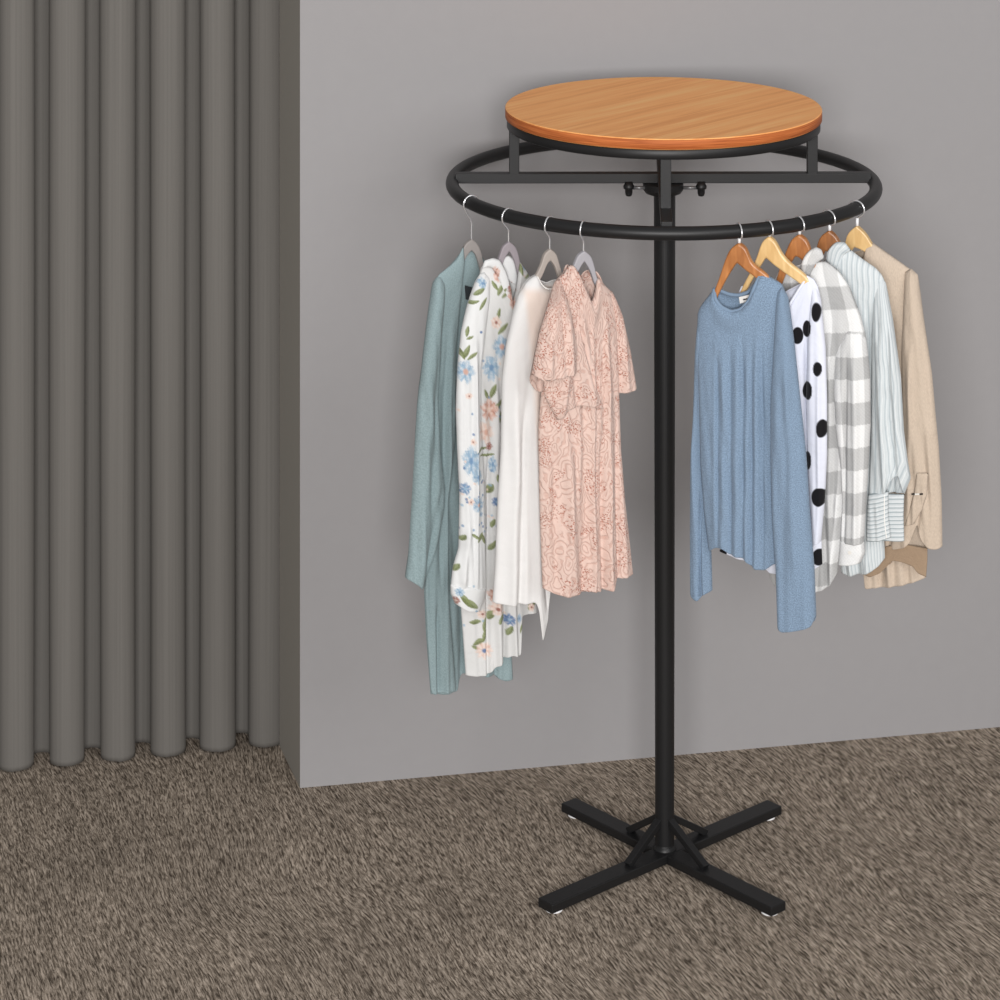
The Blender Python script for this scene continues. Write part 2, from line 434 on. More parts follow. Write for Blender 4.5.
def hook(pl, base_py, base_px, mat):
    """open wire hook over the tube in the radial plane, stem down to the hanger"""
    r = .0158; wr = .0015
    rad = Vector((math.sin(pl.phi), -math.cos(pl.phi), 0))            # outward
    c = pl.h + Vector((0, 0, RT - r + wr + .0002))
    base = pl.at(base_px, base_py)
    pts = []
    for a in range(170, -21, -10):                                   # inner end, over the top, outside, towards the stem
        t = math.radians(a); pts.append(c + rad * (r * math.cos(t)) + Vector((0, 0, r * math.sin(t))))
    last = pts[-1]; tgt = Vector((base.x, base.y, 0)); 
    zb_ = last.z; L = zb_ - base.z
    for q in (.12, .24, .36, .5, .65, .8, 1.0):
        e = min(1, q / .5); e = e * e * (3 - 2 * e) if e > .5 else e
        pts.append(Vector((last.x + (base.x - last.x) * e, last.y + (base.y - last.y) * e, zb_ - L * q)))
    pts.append(base - Vector((0, 0, .008)))
    bm = bmesh.new(); tube(bm, pts, wr, 8)
    return bm, base
def hanger(name, label, group, stem_px, theta, apex, outL, inL, outR, inR, mat, thick, sleeve=False, anchor_px=None):
    """outer and inner edge lines (picture columns/rows on the hanger's own plane) from the apex to each tip"""
    pl = Plane(anchor_px or stem_px, theta)
    root = empty(name, pl.h, label, 'hanger', group)
    bm, base = hook(pl, apex[1], apex[0], None)
    hk = link('hook', bm_mesh(bm, 'hook'), MAT['steel'], root, smooth=True)
    if sleeve:
        bm = bmesh.new(); b0 = base + Vector((0, 0, .013)); tube(bm, [base - Vector((0, 0, .001)), b0], .0028, 10)
        link('hook_sleeve', bm_mesh(bm, 'hook_sleeve'), MAT['white_sleeve'], hk, smooth=True)
    n = 26
    def rs(pts):
        p = np.array(pts, float); d = np.r_[0, np.cumsum(np.hypot(*np.diff(p, axis=0).T))]; q = np.linspace(0, d[-1], n)
        r = np.stack([np.interp(q, d, p[:, 0]), np.interp(q, d, p[:, 1])], -1)
        for _ in range(3): r[1:-1] = (r[:-2] + 2 * r[1:-1] + r[2:]) / 4
        return r
    oL, iL, oR, iR = rs([apex] + outL), rs(inL), rs([apex] + outR), rs(inR)
    O = np.concatenate([oL[::-1], oR[1:]]); I = np.concatenate([iL[::-1], iR[1:]])
    bm = bmesh.new(); st = []
    m = len(O)
    for i in range(m):
        ring = []
        q = abs(i - (m - 1) / 2) / ((m - 1) / 2)
        for (X, Yp), sg in ((O[i], 1), (I[i], 1), (I[i], -1), (O[i], -1)):
            ring.append(bm.verts.new(pl.at(X, Yp, 0, sg * thick / 2 * (1 - .3 * q))))
        st.append(ring)
    for a, b in zip(st, st[1:]):
        for k in range(4): bm.faces.new((a[k], a[(k + 1) % 4], b[(k + 1) % 4], b[k]))
    bm.faces.new(st[0]); bm.faces.new(st[-1][::-1])
    o = link('hanger_body', bm_mesh(bm, 'hanger_body'), mat, root); bevel(o, thick * .22, 3, 40)
    return pl, root

# ------------------------------------------------------------------ garments
def resamp(pts, n, xw=None):
    p = np.array(pts, float); dd = np.diff(p, axis=0)
    st = np.hypot(dd[:, 0], dd[:, 1]) if xw is None else np.abs(dd[:, 0]) + xw * np.abs(dd[:, 1])
    d = np.r_[0, np.cumsum(st)]; q = np.linspace(0, d[-1], n)
    r = np.stack([np.interp(q, d, p[:, 0]), np.interp(q, d, p[:, 1])], -1)
    for _ in range(max(2, n // 40)): r[1:-1] = (r[:-2] + 2 * r[1:-1] + r[2:]) / 4
    return r
def sstep(x): x = np.clip(x, 0, 1); return x * x * (3 - 2 * x)
def coons(L, R, T, B_):
    n, m = len(L), len(T); t = np.linspace(0, 1, n)[:, None, None]; s = np.linspace(0, 1, m)[None, :, None]
    return ((1 - t) * T[None] + t * B_[None] + (1 - s) * L[:, None] + s * R[:, None]
            - ((1 - s) * (1 - t) * T[0] + s * (1 - t) * T[-1] + (1 - s) * t * B_[0] + s * t * B_[-1]))
def garment_part(name, parent, pl, mat, L, R, T, B_, Tb=None, Bb=None, depth=.015, off=0.0, off2=None, folds=(), neck=None,
                 ramp=22, wr=(0.0, 12, 0), dye=None, res=1.0, closed_bottom=False, flat_back=1.0, thick=.0012, label=None, dend=None):
    T = [tuple(L[0])] + list(T) + [tuple(R[0])] if T else [tuple(L[0]), tuple(R[0])]
    B_ = [tuple(L[-1])] + list(B_) + [tuple(R[-1])] if B_ else [tuple(L[-1]), tuple(R[-1])]
    hpx = max(abs(L[-1][1] - L[0][1]), abs(R[-1][1] - R[0][1]), 6); 
    wpx = max(np.ptp([p[0] for p in T]), np.ptp([p[0] for p in B_]), 6)
    n = int(max(8, hpx * res * .8)); m = int(max(8, wpx * res))
    Lr, Rr = resamp(L, n), resamp(R, n)
    Tf, Bf = resamp(T, m, .35), resamp(B_, m, .35)
    Tbk = resamp([tuple(L[0])] + list(Tb) + [tuple(R[0])], m, .35) if Tb else Tf
    Bbk = resamp([tuple(L[-1])] + list(Bb) + [tuple(R[-1])], m, .35) if Bb else Bf
    t = np.linspace(0, 1, n)[:, None]; s = np.linspace(0, 1, m)[None, :]
    G = [coons(Lr, Rr, Tf, Bf), coons(Lr, Rr, Tbk, Bbk)]
    rp = min(ramp / hpx, .9)
    dr = np.sqrt(np.clip(1 - (1 - np.clip(t / rp, 0, 1)) ** 2, 0, 1))
    dp = depth + ((dend if dend is not None else depth) - depth) * t
    prof = (1 - np.abs(2 * s - 1) ** 2.4) ** .5
    em = np.clip(7 * s * (1 - s), 0, 1)
    out = []; offt = off + ((off2 if off2 is not None else off) - off) * sstep(t / .3) * np.ones_like(s)
    rng = np.random.RandomState(wr[2] + 1); ph = rng.rand(8) * 6.28; kk = rng.uniform(-.02, .02, 8)
    for side, g in enumerate(G):
        X, Y_ = g[..., 0], g[..., 1]
        sg = 1 if side == 0 else -1
        D = sg * dp * dr * prof * (1 if side == 0 else flat_back)
        if neck:
            s0, s1, nd, nt_ = neck
            bell = np.clip((s - s0) / (s1 - s0), 0, 1); bell = np.sin(np.pi * bell) ** .8
            D = np.where(True, D + sg * nd * bell * (1 - sstep(t / nt_)) * (1 - .0 * dr), D)
        fo = np.zeros_like(X)
        for (x0, y0, x1, y1, wd, am) in folds:
            if side == 1: am = am * .4
            q = (Y_ - y0) / (y1 - y0); xl = x0 + (x1 - x0) * np.clip(q, 0, 1)
            fo += am * np.exp(-((X - xl) / wd) ** 2) * sstep(q / .25) * sstep((1.15 - q) / .2)
        if wr[0]:
            for i in range(4):
                lam = wr[1] * (1.0, 1.7, .6, 2.6)[i]
                fo += wr[0] * (1, .9, .35, .8)[i] * np.sin(6.283 * X / lam + ph[i] + kk[i] * Y_ * 3 + 1.2 * np.sin(Y_ * .021 + ph[i + 4])) * sstep((t - .06) / .3)
        fo *= 1.45 * em
        out.append((pl.grid(X, Y_, D + fo, offt), X, Y_))
    V = [];UV = []; DY = []
    col_f = None
    for side, (W3, X, Y_) in enumerate(out):
        V.append(W3.reshape(-1, 3))
        wm = wpx / 527.; hm = hpx / 527.
        uv = np.stack([np.broadcast_to(s * wm, X.shape) + (0 if side == 0 else .5), np.broadcast_to(-t * hm, X.shape)], -1).reshape(-1, 2); UV.append(uv)
        if dye is not None:
            c = dye(X, Y_, np.broadcast_to(s, X.shape), np.broadcast_to(t, X.shape), side); DY.append(c.reshape(-1, 3))
    V = np.concatenate(V); UV = np.concatenate(UV)
    idx = np.arange(n * m).reshape(n, m)
    def quads(I, flip):
        a, b, c, d = I[:-1, :-1], I[:-1, 1:], I[1:, 1:], I[1:, :-1]
        q = np.stack([a, d, c, b] if not flip else [a, b, c, d], -1); return q.reshape(-1, 4)
    idb = idx + n * m
    idb = idb.copy(); idb[:, 0] = idx[:, 0]; idb[:, -1] = idx[:, -1]        # share the side seams
    same = np.linalg.norm(V[idx[0]] - V[(idx + n * m)[0]], axis=1) < 4e-4       # share closed shoulder seams
    idb[0] = np.where(same, idx[0], idb[0])
    Q = np.concatenate([quads(idx, False), quads(idb, True)])
    if closed_bottom:
        e = np.stack([idx[-1, :-1], idb[-1, :-1], idb[-1, 1:], idx[-1, 1:]], -1); Q = np.concatenate([Q, e])
    faces = []
    for q in Q.tolist():
        u = []
        for v in q:
            if v not in u: u.append(v)
        if len(u) >= 3: faces.append(u)
    me = bpy.data.meshes.new(name); me.from_pydata(V.tolist(), [], faces); me.update()
    lv = np.zeros(len(me.loops), dtype=np.int32); me.loops.foreach_get('vertex_index', lv)
    ul = me.uv_layers.new(name='UVMap'); ul.data.foreach_set('uv', UV[lv].ravel())
    if dye is not None:
        DYv = np.concatenate(DY); ca = me.color_attributes.new('Dye', 'FLOAT_COLOR', 'POINT')
        ca.data.foreach_set('color', np.concatenate([DYv, np.ones((len(DYv), 1))], 1).astype(np.float32).ravel())
    bm = bmesh.new(); bm.from_mesh(me)
    loose = [v for v in bm.verts if not v.link_faces]; bmesh.ops.delete(bm, geom=loose, context='VERTS')
    bm.to_mesh(me); bm.free()
    o = link(name, me, mat, parent, smooth=True)
    sm = o.modifiers.new('cloth_thickness', 'SOLIDIFY'); sm.thickness = thick; sm.offset = -1
    if label: o['label'] = label
    return o
def cord(name, parent, pl, mat, pts, r, n=8):
    """thin tube along (px, py, d) points of a plane"""
    p = np.array(pts, float); d = np.r_[0, np.cumsum(np.hypot(*np.diff(p[:, :2], axis=0).T))]; q = np.linspace(0, d[-1], max(12, int(d[-1] / 1.5)))
    r3 = np.stack([np.interp(q, d, p[:, i]) for i in range(3)], -1)
    for _ in range(4): r3[1:-1] = (r3[:-2] + 2 * r3[1:-1] + r3[2:]) / 4
    bm = bmesh.new(); tube(bm, [pl.at(a, b, 0, c) for a, b, c in r3], r, n)
    return link(name, bm_mesh(bm, name), mat, parent, smooth=True)
def patch_box(name, parent, pl, mat, quad, d, th=.001):
    bm = bmesh.new()
    f = [bm.verts.new(pl.at(x, y, 0, d + th / 2)) for x, y in quad]; b = [bm.verts.new(pl.at(x, y, 0, d - th / 2)) for x, y in quad]
    bm.faces.new(f); bm.faces.new(b[::-1])
    for i in range(4): bm.faces.new((f[i], b[i], b[(i + 1) % 4], f[(i + 1) % 4]))
    return link(name, bm_mesh(bm, name), mat, parent)

G_LEFT, G_RIGHT = 'grey plastic hangers on the ring', 'wooden hangers on the ring'
CL, CR = 'clothes hanging at the left of the rack', 'clothes hanging at the right of the rack'
TL, TR = 25, -20
def arm_pts(a, b, n=1): return [a, b]

# ---- dyes
def const(c):
    c = np.array(lin(c))
    return lambda X, Y, s, t, side: np.broadcast_to(c, X.shape + (3,)).copy()
def blend(base, mask, col):
    return base + (np.array(lin(col)) - base) * mask[..., None]
FLOWERS = [  # px, py, rx, ry, petal colour, centre colour, petals, turn
    (480, 282, 5, 6, 'b', 'c', 5, .3), (495, 273, 4.5, 9, 'r', 'd', 4, .5), (510, 288, 4, 8, 'd', 'r', 4, .1), (509, 300, 4, 8, 'r', 'd', 5, .8),
    (493.6, 321, 6, 7.5, 'p', 'd', 5, .2), (499, 345, 10, 13, 'b', 'r', 5, .5), (463, 370, 9, 13, 'b', 'r', 5, .1), (489, 366, 9, 15, 'b', 'c', 5, .9),
    (486.4, 408, 9, 13, 'r', 'p', 5, .3), (483, 430, 8, 14, 'p', 'r', 5, 1.2), (486, 444, 4, 5, 'd', 'd', 5, 0), (468, 459, 9, 17, 'b', 'c', 5, .3),
    (474, 474, 6, 9, 'b', 'c', 6, .7), (463, 487, 5.5, 7, 'c', 'b', 5, .2), (475, 502, 7, 9, 'b', 'r', 6, 1), (468, 500, 4, 4, 'p', 'd', 5, 0), (489.5, 462, 4, 10, 'b', 'c', 5, .2),
    (493, 499, 5, 6, 'n', 'b', 5, .1), (492, 593, 6, 10, 'r', 'd', 5, .4), (494, 606, 8, 8, 'p', 'd', 6, .1), (454, 599, 4, 5, 'd', 'p', 4, .1), (457, 590, 5, 5, 'b', 'c', 5, .2),
    (480, 612, 6.5, 5, 'p', 'd', 5, .2), (481.8, 648.5, 9.5, 9.5, 'p', 'n', 8, .1), (506.5, 617, 5, 7, 'n', 'b', 5, .4), (516, 616, 3, 5, 'b', 'n', 5, .1),
    (524, 266, 4, 5, 'b', 'c', 5, .4), (466, 394, 4, 4, 'p', 'd', 5, .1), (470, 440, 3, 4, 'p', 'd', 5, .1), (478, 512, 3, 3, 'b', 'n', 5, .1),
    (520, 330, 8, 10, 'r', 'd', 5, .1), (512, 420, 9, 12, 'b', 'r', 5, .4), (520, 520, 9, 11, 'r', 'd', 5, .6), (530, 606, 4, 5, 'p', 'd', 5, .3)]
LEAVES = [  # px, py, length, width, angle in degrees from horizontal
    (464, 350, 8, 3, 70), (469, 354, 7, 2.5, 40), (460, 352, 7, 2.5, 110), (497, 288, 7, 3, 70), (492, 284, 6, 2.5, 120), (502, 292, 6, 2.5, 50), (477, 290, 7, 3.2, 40), (480, 302, 8, 2.5, 60),
    (471, 301, 6, 2.5, 20), (465, 330, 6, 2.2, 80), (467, 336, 4, 2, 30), (500, 327, 8, 3.2, 50), (496, 312, 6, 2.5, 80), (490, 390, 9, 3.2, 70), (495, 403, 8, 3.6, 45), (484, 393, 6, 2.5, 110),
    (497, 415, 6, 2.6, 80), (478, 448, 8, 2, 30), (484, 453, 8, 2, 10), (487.5, 487, 6, 4, 70), (490, 521, 5, 3, 70), (490, 543, 7, 3.2, 60), (477, 535, 6, 3, 60), (481, 537, 6, 2.6, 110), (472, 534, 5, 2.2, 150),
    (461, 536, 4, 3, 60), (467, 601, 10, 5, -30), (462, 597, 9, 4, -50), (488.6, 613, 6, 4, 70), (498, 615, 7, 4, 60), (473, 620, 6, 3.5, 10), (482.5, 622, 8, 3.5, 80), (476.5, 640, 7, 4, 30),
    (482, 633, 7, 3, 80), (474, 646, 5, 2.5, 160), (506.5, 628, 6, 3, 70), (518, 626, 5, 1.5, 80), (519, 268, 7, 3, 100), (526, 275, 5, 2, 30), (530, 604, 6, 5, 60), (455, 566, 5, 3, 60),
    (503, 470, 7, 3, 60), (515, 350, 8, 3, 60), (520, 440, 8, 3, 40), (515, 545, 8, 3, 100), (494, 476, 5, 2.5, 100)]
FC = {'b': (158, 186, 206), 'c': (116, 148, 182), 'r': (214, 170, 152), 'p': (232, 210, 198), 'd': (150, 92, 80), 'n': (88, 120, 165)}
def floral(base=(230, 231, 231)):
    def f(X, Y, s, t, side):
        c = np.broadcast_to(np.array(lin(base)), X.shape + (3,)).copy()
        jit = np.sin(X * 1.9 + np.sin(Y * .7) * 2) * np.sin(Y * 1.3 + np.sin(X * .9) * 2)
        sh = 17 if side else 0
        for (x, y, l, wd, an) in LEAVES:
            a = math.radians(an); dx, dy = X - x - sh, Y - y + sh; u = dx * math.cos(a) - dy * math.sin(a); v = dx * math.sin(a) + dy * math.cos(a)
            q = (u / l) ** 2; k = np.clip((1 - q - (v / (wd * .75)) ** 2 * (1 + q)) * 3.5, 0, 1)
            c = blend(c, k * .9, (140, 150, 102)); c = blend(c, k * np.clip((v > 0) * .55 + jit * .3, 0, 1), (104, 112, 74))
        for (x, y, rx, ry, pc, cc, np_, tn) in FLOWERS:
            dx, dy = (X - x - sh) / rx, (Y - y + sh) / ry; r = np.hypot(dx, dy); a = np.arctan2(dy, dx) + tn
            edge = .72 + .26 * np.abs(np.cos(a * np_ / 2)) + .06 * np.sin(a * 9 + tn) + .10 * jit
            k = np.clip((edge - r) * 5, 0, 1)
            c = blend(c, k * .92, FC[pc])
            c = blend(c, k * np.clip(.32 * np.cos(a * np_) + .3 * jit, 0, .6), (240, 236, 234))
            c = blend(c, k * np.clip(-.45 * np.cos(a * np_) - .1 + .25 * jit, 0, .6) * (r > .3), FC['c' if pc in 'bcn' else 'r' if pc != 'r' else 'd'])
            c = blend(c, np.clip((.30 - r) * 7, 0, 1) * .9, FC[cc])
        # sprigs of tiny buds
        rs = np.random.RandomState(5)
        for i in range(110):
            x, y = rs.uniform(455, 525), rs.choice([rs.uniform(480, 535), rs.uniform(265, 660)]); q = rs.choice(['b', 'c', 'p', 'n'])
            k = np.clip((1 - ((X - x) / 1.3) ** 2 - ((Y - y) / 1.5) ** 2) * 2, 0, 1) * .75; c = blend(c, k, FC[q])
        return c
    return f
DOTS = [(799, 334, 5.6, 8.6), (808, 327.5, 3.8, 8.6), (817.2, 311, 4.6, 9.8), (818.6, 367.6, 4.4, 7.2), (808.6, 389.5, 4.8, 9.4), (823, 427, 5.3, 9.2), (808.6, 459.5, 3.6, 9.2), (820, 495.5, 7.6, 9.4),
        (819.5, 556.5, 6.8, 8.6), (723.4, 552, 4, 4.2), (779, 300, 6, 8), (770, 350, 8, 9), (745, 330, 8, 9), (750, 400, 8, 9), (785, 420, 8, 9), (735, 460, 8, 9), (765, 500, 8, 9), (795, 520, 8, 9), (788, 566, 6, 7)]
def dots(base):
    def f(X, Y, s, t, side):
        c = np.broadcast_to(np.array(lin(base)), X.shape + (3,)).copy(); sh = 30 if side else 0
        for x, y, rx, ry in DOTS:
            r = np.hypot((X - x - sh) / (rx + .4), (Y - y - sh) / (ry + .4))
            c = blend(c, np.clip((1 - r) * 10, 0, 1), (22, 21, 24))
        return c
    return f
def plaid(w_, h_, ox, oy, weave=True):
    def f(X, Y, s, t, side):
        a = (np.floor((s + .0) * w_ + ox) % 2); b = (np.floor((Y - oy) / h_) % 2)
        v = 224 - 26 * a - 34 * b + 6 * np.sin(X * 2.1) * np.sin(Y * 1.7)
        l = (v / 255.) ** 2.2
        return np.stack([l * .995, l, l * .995], -1)
    return f

# ---- materials of the clothes
MAT['knit_teal'] = cloth('sage_teal_knit', rgb(139, 157, 160), noise=.14, nscale=700, bump=.35, stretch=(1, .45, 1))
MAT['knit_blue'] = cloth('heathered_blue_knit', rgb(123, 143, 165), noise=.30, nscale=520, bump=.6)
MAT['floral'] = cloth('printed_floral_chiffon', attr=True, noise=.02, bump=.1, trans=.18)
MAT['white'] = cloth('white_chiffon', attr=True, noise=.015, bump=.08, trans=.25)
MAT['polka'] = cloth('dotted_white_jersey', attr=True, noise=.02, bump=.1)
MAT['plaid'] = cloth('grey_plaid_flannel', attr=True, noise=.09, nscale=900, bump=.4)
MAT['black_tag'] = simple('dark_woven_tag', rgb(40, 44, 48), .8)
MAT['white_tag'] = simple('white_woven_tag', rgb(236, 234, 230), .8)
MAT['button'] = simple('pearl_button', rgb(225, 222, 215), .3)
MAT['white_band'] = cloth('white_jersey_binding', rgb(220, 223, 234), noise=.02)
MAT['thread'] = simple('dark_thread', rgb(40, 34, 30), .8)
def stripes_mat(name, ca, cb, cc, n, axis=0):
    m = cloth(name, ca, noise=.04, bump=.25); nt = m.node_tree
    sc = [x for x in nt.nodes if x.type == 'VECT_MATH'][0]
    uv = N(nt, 'ShaderNodeTexCoord'); sp = N(nt, 'ShaderNodeSeparateXYZ'); nt.links.new(uv.outputs['UV'], sp.inputs[0])
    wz = N(nt, 'ShaderNodeTexNoise'); wz.inputs['Scale'].default_value = 14; nt.links.new(uv.outputs['UV'], wz.inputs['Vector'])
    mu = N(nt, 'ShaderNodeMath', operation='MULTIPLY_ADD'); mu.inputs[1].default_value = .010; nt.links.new(wz.outputs['Fac'], mu.inputs[0]); nt.links.new(sp.outputs[axis], mu.inputs[2])
    k = N(nt, 'ShaderNodeMath', operation='MULTIPLY'); k.inputs[1].default_value = n; nt.links.new(mu.outputs[0], k.inputs[0])
    fr = N(nt, 'ShaderNodeMath', operation='FRACT'); nt.links.new(k.outputs[0], fr.inputs[0])
    cr = N(nt, 'ShaderNodeValToRGB'); e = cr.color_ramp.elements
    e[0].position = 0; e[0].color = ca; e[1].position = 1; e[1].color = ca
    for p_, c_ in ((.35, ca), (.42, cb), (.58, cb), (.65, ca), (.80, ca), (.85, cc), (.92, cc), (.96, ca)):
        x = e.new(p_); x.color = c_
    nt.links.new(fr.outputs[0], cr.inputs[0]); nt.links.new(cr.outputs[0], sc.inputs[0]); return m
MAT['stripe'] = stripes_mat('pale_blue_striped_cotton', rgb(201, 207, 209), rgb(178, 187, 191), rgb(218, 222, 223), 105)
MAT['stripe_h'] = stripes_mat('pale_blue_cross_striped_cotton', rgb(200, 205, 207), rgb(155, 166, 170), rgb(220, 224, 225), 125, 1)
MAT['tan'] = cloth('washed_tan_twill', rgb(194, 178, 161), noise=.08, nscale=500, bump=.35, stretch=(1, .4, 1))
MAT['tan_dark'] = cloth('tan_twill_inner_facing', rgb(156, 134, 112), noise=.07, nscale=500, bump=.35)
def lace():
    m = cloth('pink_floral_lace', rgb(238, 208, 194), noise=.05, nscale=700, bump=.3, rough=.8); nt = m.node_tree; b = nt.nodes['Principled BSDF']
    sc = [x for x in nt.nodes if x.type == 'VECT_MATH'][0]
    tc = N(nt, 'ShaderNodeTexCoord'); wz = N(nt, 'ShaderNodeTexNoise'); wz.inputs['Scale'].default_value = 30; wz.inputs['Detail'].default_value = 2
    nt.links.new(tc.outputs['UV'], wz.inputs['Vector'])
    s1 = N(nt, 'ShaderNodeVectorMath', operation='SCALE'); s1.inputs['Scale'].default_value = .028; nt.links.new(wz.outputs['Color'], s1.inputs[0])
    ad = N(nt, 'ShaderNodeVectorMath', operation='ADD'); nt.links.new(tc.outputs['UV'], ad.inputs[0]); nt.links.new(s1.outputs[0], ad.inputs[1])
    mp = N(nt, 'ShaderNodeMapping'); mp.inputs['Scale'].default_value = (1.25, .7, 1); nt.links.new(ad.outputs[0], mp.inputs[0])
    vo = N(nt, 'ShaderNodeTexVoronoi'); vo.inputs['Scale'].default_value = 40; nt.links.new(mp.outputs[0], vo.inputs['Vector'])
    w1 = N(nt, 'ShaderNodeMath', operation='MULTIPLY'); w1.inputs[1].default_value = 26; nt.links.new(vo.outputs['Distance'], w1.inputs[0])
    w2 = N(nt, 'ShaderNodeMath', operation='SINE'); nt.links.new(w1.outputs[0], w2.inputs[0])
    ln = N(nt, 'ShaderNodeMapRange'); ln.inputs[1].default_value = .25; ln.inputs[2].default_value = .95; ln.inputs[3].default_value = 0; ln.inputs[4].default_value = 1
    nt.links.new(w2.outputs[0], ln.inputs[0])
    # small holes gathered in drifts
    v2 = N(nt, 'ShaderNodeTexVoronoi'); v2.inputs['Scale'].default_value = 330; nt.links.new(tc.outputs['UV'], v2.inputs['Vector'])
    ho = N(nt, 'ShaderNodeMapRange'); ho.inputs[1].default_value = .30; ho.inputs[2].default_value = .42; ho.inputs[3].default_value = 1; ho.inputs[4].default_value = 0
    nt.links.new(v2.outputs['Distance'], ho.inputs[0])
    nz = N(nt, 'ShaderNodeTexNoise'); nz.inputs['Scale'].default_value = 34; nz.inputs['Detail'].default_value = 1; nt.links.new(mp.outputs[0], nz.inputs['Vector'])
    mk = N(nt, 'ShaderNodeMapRange'); mk.inputs[1].default_value = .53; mk.inputs[2].default_value = .58; nt.links.new(nz.outputs['Fac'], mk.inputs[0])
    mm = N(nt, 'ShaderNodeMath', operation='MULTIPLY'); nt.links.new(ho.outputs[0], mm.inputs[0]); nt.links.new(mk.outputs[0], mm.inputs[1])
    m1 = N(nt, 'ShaderNodeMix', data_type='RGBA'); m1.inputs[6].default_value = rgb(213, 187, 176); m1.inputs[7].default_value = rgb(190, 150, 136)
    k1 = N(nt, 'ShaderNodeMath', operation='MULTIPLY'); k1.inputs[1].default_value = .5; nt.links.new(ln.outputs[0], k1.inputs[0]); nt.links.new(k1.outputs[0], m1.inputs[0])
    m2 = N(nt, 'ShaderNodeMix', data_type='RGBA'); m2.inputs[7].default_value = rgb(182, 124, 108)
    nt.links.new(m1.outputs[2], m2.inputs[6]); nt.links.new(mm.outputs[0], m2.inputs[0]); nt.links.new(m2.outputs[2], sc.inputs[0])
    ht = N(nt, 'ShaderNodeMath', operation='MULTIPLY_ADD'); ht.inputs[1].default_value = -1; ht.inputs[2].default_value = 1; nt.links.new(ln.outputs[0], ht.inputs[0])
    h2 = N(nt, 'ShaderNodeMath', operation='SUBTRACT'); nt.links.new(ht.outputs[0], h2.inputs[0]); nt.links.new(mm.outputs[0], h2.inputs[1])
    bp = N(nt, 'ShaderNodeBump'); bp.inputs['Strength'].default_value = .6; bp.inputs['Distance'].default_value = .0015
    nt.links.new(h2.outputs[0], bp.inputs['Height'])
    old = b.inputs['Normal'].links[0].from_socket; nt.links.new(old, bp.inputs['Normal']); nt.links.new(bp.outputs[0], b.inputs['Normal'])
    return m
MAT['lace'] = lace()

gp = garment_part
# ================= left group =================
# 1 cardigan
pl, _ = hanger('plastic_hanger', 'grey plastic hanger carrying the teal knit cardigan, leftmost on the ring', G_LEFT, 471.5, TL, (471.5, 238.8),
       [(465, 243), (461, 252), (455, 266), (444, 284)], [(471, 250), (467, 254), (463, 262), (455, 274), (446, 289)],
       [(477, 243), (481, 253), (484, 268), (489, 284)], [(471, 250), (475, 254), (478, 263), (481, 275), (487, 290)], MAT['gray_a'], .009)
g = empty('cardigan', pl.at(466, 300), 'long sage teal knit cardigan on the leftmost hanger', 'cardigan', CL)
gp('body', g, pl, MAT['knit_teal'], [(434, 286), (436, 350), (432, 450), (424, 590), (426, 634), (430.5, 694)], [(492, 284), (500, 400), (506, 550), (511, 640), (513, 679)],
   [(440, 276), (450, 265), (457, 257), (463, 249.5), (468, 250), (474, 251), (479, 253), (483, 257), (487, 268)], [(443, 693), (456, 690), (463, 673), (478, 674), (494, 674), (499, 679), (505, 681)],
   depth=.007, off=-.014, folds=[(446, 300, 447, 690, 4, .004), (464, 330, 461, 690, 4, -.006), (480, 330, 485, 690, 5, .005), (495, 400, 496, 700, 3, -.007), (470, 600, 472, 700, 3, .005)], wr=(.0012, 14, 3))
gp('front_panel', g, pl, MAT['knit_teal'], [(436, 280), (437, 350), (432, 450), (425, 590), (427, 634), (430.5, 690)], [(463.5, 246), (464.8, 261), (459, 314), (456, 350), (455, 440), (448, 500), (449, 600), (456, 690)],
   [(438.6, 274.5), (450, 265.5), (457, 259)], [(432, 694), (443, 692)], depth=.006, off=.006, off2=.010, folds=[(446, 330, 440, 560, 3, -.005), (451, 300, 446, 690, 2.5, .004), (437, 600, 438, 690, 2, -.006)], wr=(.0008, 9, 5))
gp('sleeve', g, pl, MAT['knit_teal'], [(437, 277), (433.2, 283), (427.8, 320), (421.9, 369), (417, 409.5), (414.5, 450), (411, 510), (408.5, 556), (405.7, 578)],
   [(445, 284), (440, 340), (437.5, 400), (440, 450), (444.5, 490), (444, 510), (436, 550), (422, 589)], [(440, 276)], [(414, 582)], Bb=[(414, 579)], depth=.017, off=.006, off2=.022,
   folds=[(436, 340, 428, 560, 3, -.005), (428, 380, 418, 570, 4, .004), (440, 480, 424, 580, 2.5, -.005)], wr=(.0008, 9, 8))
patch_box('neck_tag', g, pl, MAT['black_tag'], [(464, 285), (471, 287), (471, 300), (465, 299)], .0035)
